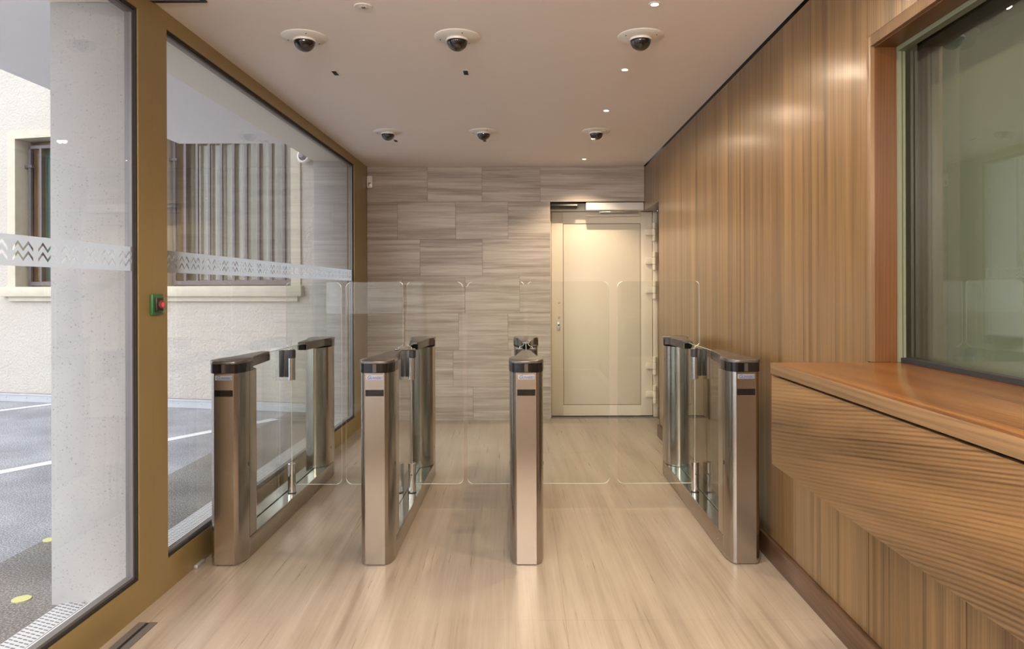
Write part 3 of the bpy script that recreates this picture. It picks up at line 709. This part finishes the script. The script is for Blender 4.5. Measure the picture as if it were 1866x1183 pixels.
# slots
for x, y, lb in ((-1.091, 4.112, 'small black slot in the ceiling before the gates, facade side lane'), (-.338, 4.112, 'small black slot in the ceiling before the gates, middle lane'),
                 (-1.085, 6.0, 'small black ceiling slot just past the far facade side dome camera'), (-.338, 6.0, 'small black ceiling slot just past the far middle dome camera')):
    r = thing('ceiling_slot', lb, 'ceiling slot', (x, y, ZC), 'black slots in the ceiling')
    B().box(-.018, .018, -.048, -.042, -.002, 0).box(-.018, .018, .042, .048, -.002, 0).box(-.018, -.013, -.042, .042, -.002, 0).box(.013, .018, -.042, .042, -.002, 0).done('slot_frame', 'white_plastic', r)
    B().box(-.013, .013, -.042, .042, -.0012, 0).done('slot_opening', 'black', r)
r = thing('smoke_detector', 'small round white detector flush in the ceiling at the picture top', 'detector', (-.709, 3.145, ZC))
B().lathe([(0, -.004), (.022, -.004), (.024, -.003), (.038, -.004), (.041, -.002), (.041, 0)], seg=40).done('cover', 'white_plastic', r)
B().lathe([(0, -.007), (.008, -.007), (.009, -.004)], .0, 0, 0, 20).done('sensor_tip', 'grey_profile', r)
r = thing('ceiling_hatch', 'white ceiling panel in a black frame against the facade header', 'hatch', (-1.50, 2.7, ZC))
B().box(-.13, .13, .36, .385, -.006, 0).box(-.13, .13, -.385, -.36, -.006, 0).box(-.13, -.105, -.36, .36, -.006, 0).box(.112, .13, -.36, .36, -.006, 0).done('hatch_frame', 'gasket', r)
B().box(-.105, .112, -.36, .36, -.004, 0).done('hatch_panel', 'white_plastic', r)
# added fill lamps out of view: guard room, pendants, downlights
gl = thing('guard_room_lamp', 'ceiling lamp of the guard room', 'lamp', (2.3, 1.0, 2.58))  # added to brighten the blind behind the green glass
B().lathe([(.0, 0), (.16, 0), (.16, -.05), (.14, -.06), (0, -.06)], seg=32).done('diffuser', 'white_plastic', gl)
ld = bpy.data.lights.new('guard_room_bulb', 'POINT'); ld.energy = 45; ld.color = (1, .9, .75); ld.shadow_soft_size = .1
lo = bpy.data.objects.new('guard_room_bulb', ld); C.objects.link(lo); lo.parent = gl; lo.location = (0, 0, -.18)
for x, y in ((-.9, -2.0), (.1, -2.0), (-.9, -.8), (.1, -.8)):  # pendants added out of view to lift ceiling and room brightness
    r = thing('pendant_lamp', 'round glass pendant lamp hanging behind the viewer', 'lamp', (x, y, ZC), 'pendant lamps behind the viewer')
    B().cyl(0, 0, -.30, 0, .004, 8).done('cord', 'dark_plastic', r)
    B().cyl(0, 0, -.34, -.30, .03, 24, .004).done('holder', 'dark_plastic', r)
    ld = bpy.data.lights.new('pendant_bulb', 'POINT'); ld.energy = FILL_PEND_W; ld.color = (1.0, .90, .80); ld.shadow_soft_size = .09
    lo = bpy.data.objects.new('pendant_bulb', ld); C.objects.link(lo); lo.parent = r; lo.location = (0, 0, -.43)
for x in (-1.0, -.2):  # unseen ceiling spots added to brighten the lobby
    for y in (-2.4, -1.4, -.4, .6, 1.6):
        r = thing('downlight', 'round recessed downlight in the ceiling behind the viewer', 'downlight', (x, y, ZC), 'downlights behind the viewer')
        B().lathe([(.045, 0), (.06, 0), (.06, -.003), (.045, -.004), (.045, 0)], seg=32).done('trim_ring', 'white_plastic', r)
        ld = bpy.data.lights.new('downlight_lamp', 'SPOT'); ld.energy = 30; ld.color = (1.0, .88, .74); ld.spot_size = math.radians(140); ld.spot_blend = .9; ld.shadow_soft_size = .045
        lo = bpy.data.objects.new('downlight_lamp', ld); C.objects.link(lo); lo.parent = r; lo.location = (0, 0, -.008)

# ------------------------------------------------------------------ small fittings
r = thing('emergency_button', 'green emergency door button with red light on the bronze mullion', 'button', (XL, 3.095, 1.285))
B().box(0, .012, -.045, .045, -.045, .045, bev=.003).done('back_plate', 'green_plastic', r)
B().box(.012, .022, -.030, .030, -.030, .030, bev=.002).done('cover_frame', 'dark_plastic', r)
B().box(.022, .050, -.032, .032, -.032, .032).done('clear_cover', 'glass', r)
pb = B().cyl(0, 0, .0221, .032, .018, 28, .002, axis='x').done('push_button', 'brown_red', r)
B().cyl(0, 0, .0321, .0345, .010, 20, .001, axis='x').done('button_light', 'red_glow', pb)
r = thing('motion_detector', 'small white motion detector high in the corner on the bronze frame', 'detector', (-1.595, 7.255, 2.435))
B().box(-.008, .048, -.03, .02, -.062, .062, bev=.008).done('housing', 'white_plastic', r)
B().box(.006, .036, -.034, -.029, -.045, -.008, bev=.002).done('lens', 'label', r)
r = thing('floor_vent', 'twin dark linear slots set in the floor along the facade', 'vent', (-1.53, 2.2, 0))
B().box(-.037, -.007, -1.2, .687, .0, .0035).done('vent_bar', 'grey_profile', r)
B().box(.008, .038, -1.2, .687, .0, .0035).done('vent_bar', 'grey_profile', r)
B().box(-.007, .008, -1.2, .687, .0, .0012).done('vent_gap', 'black', r)
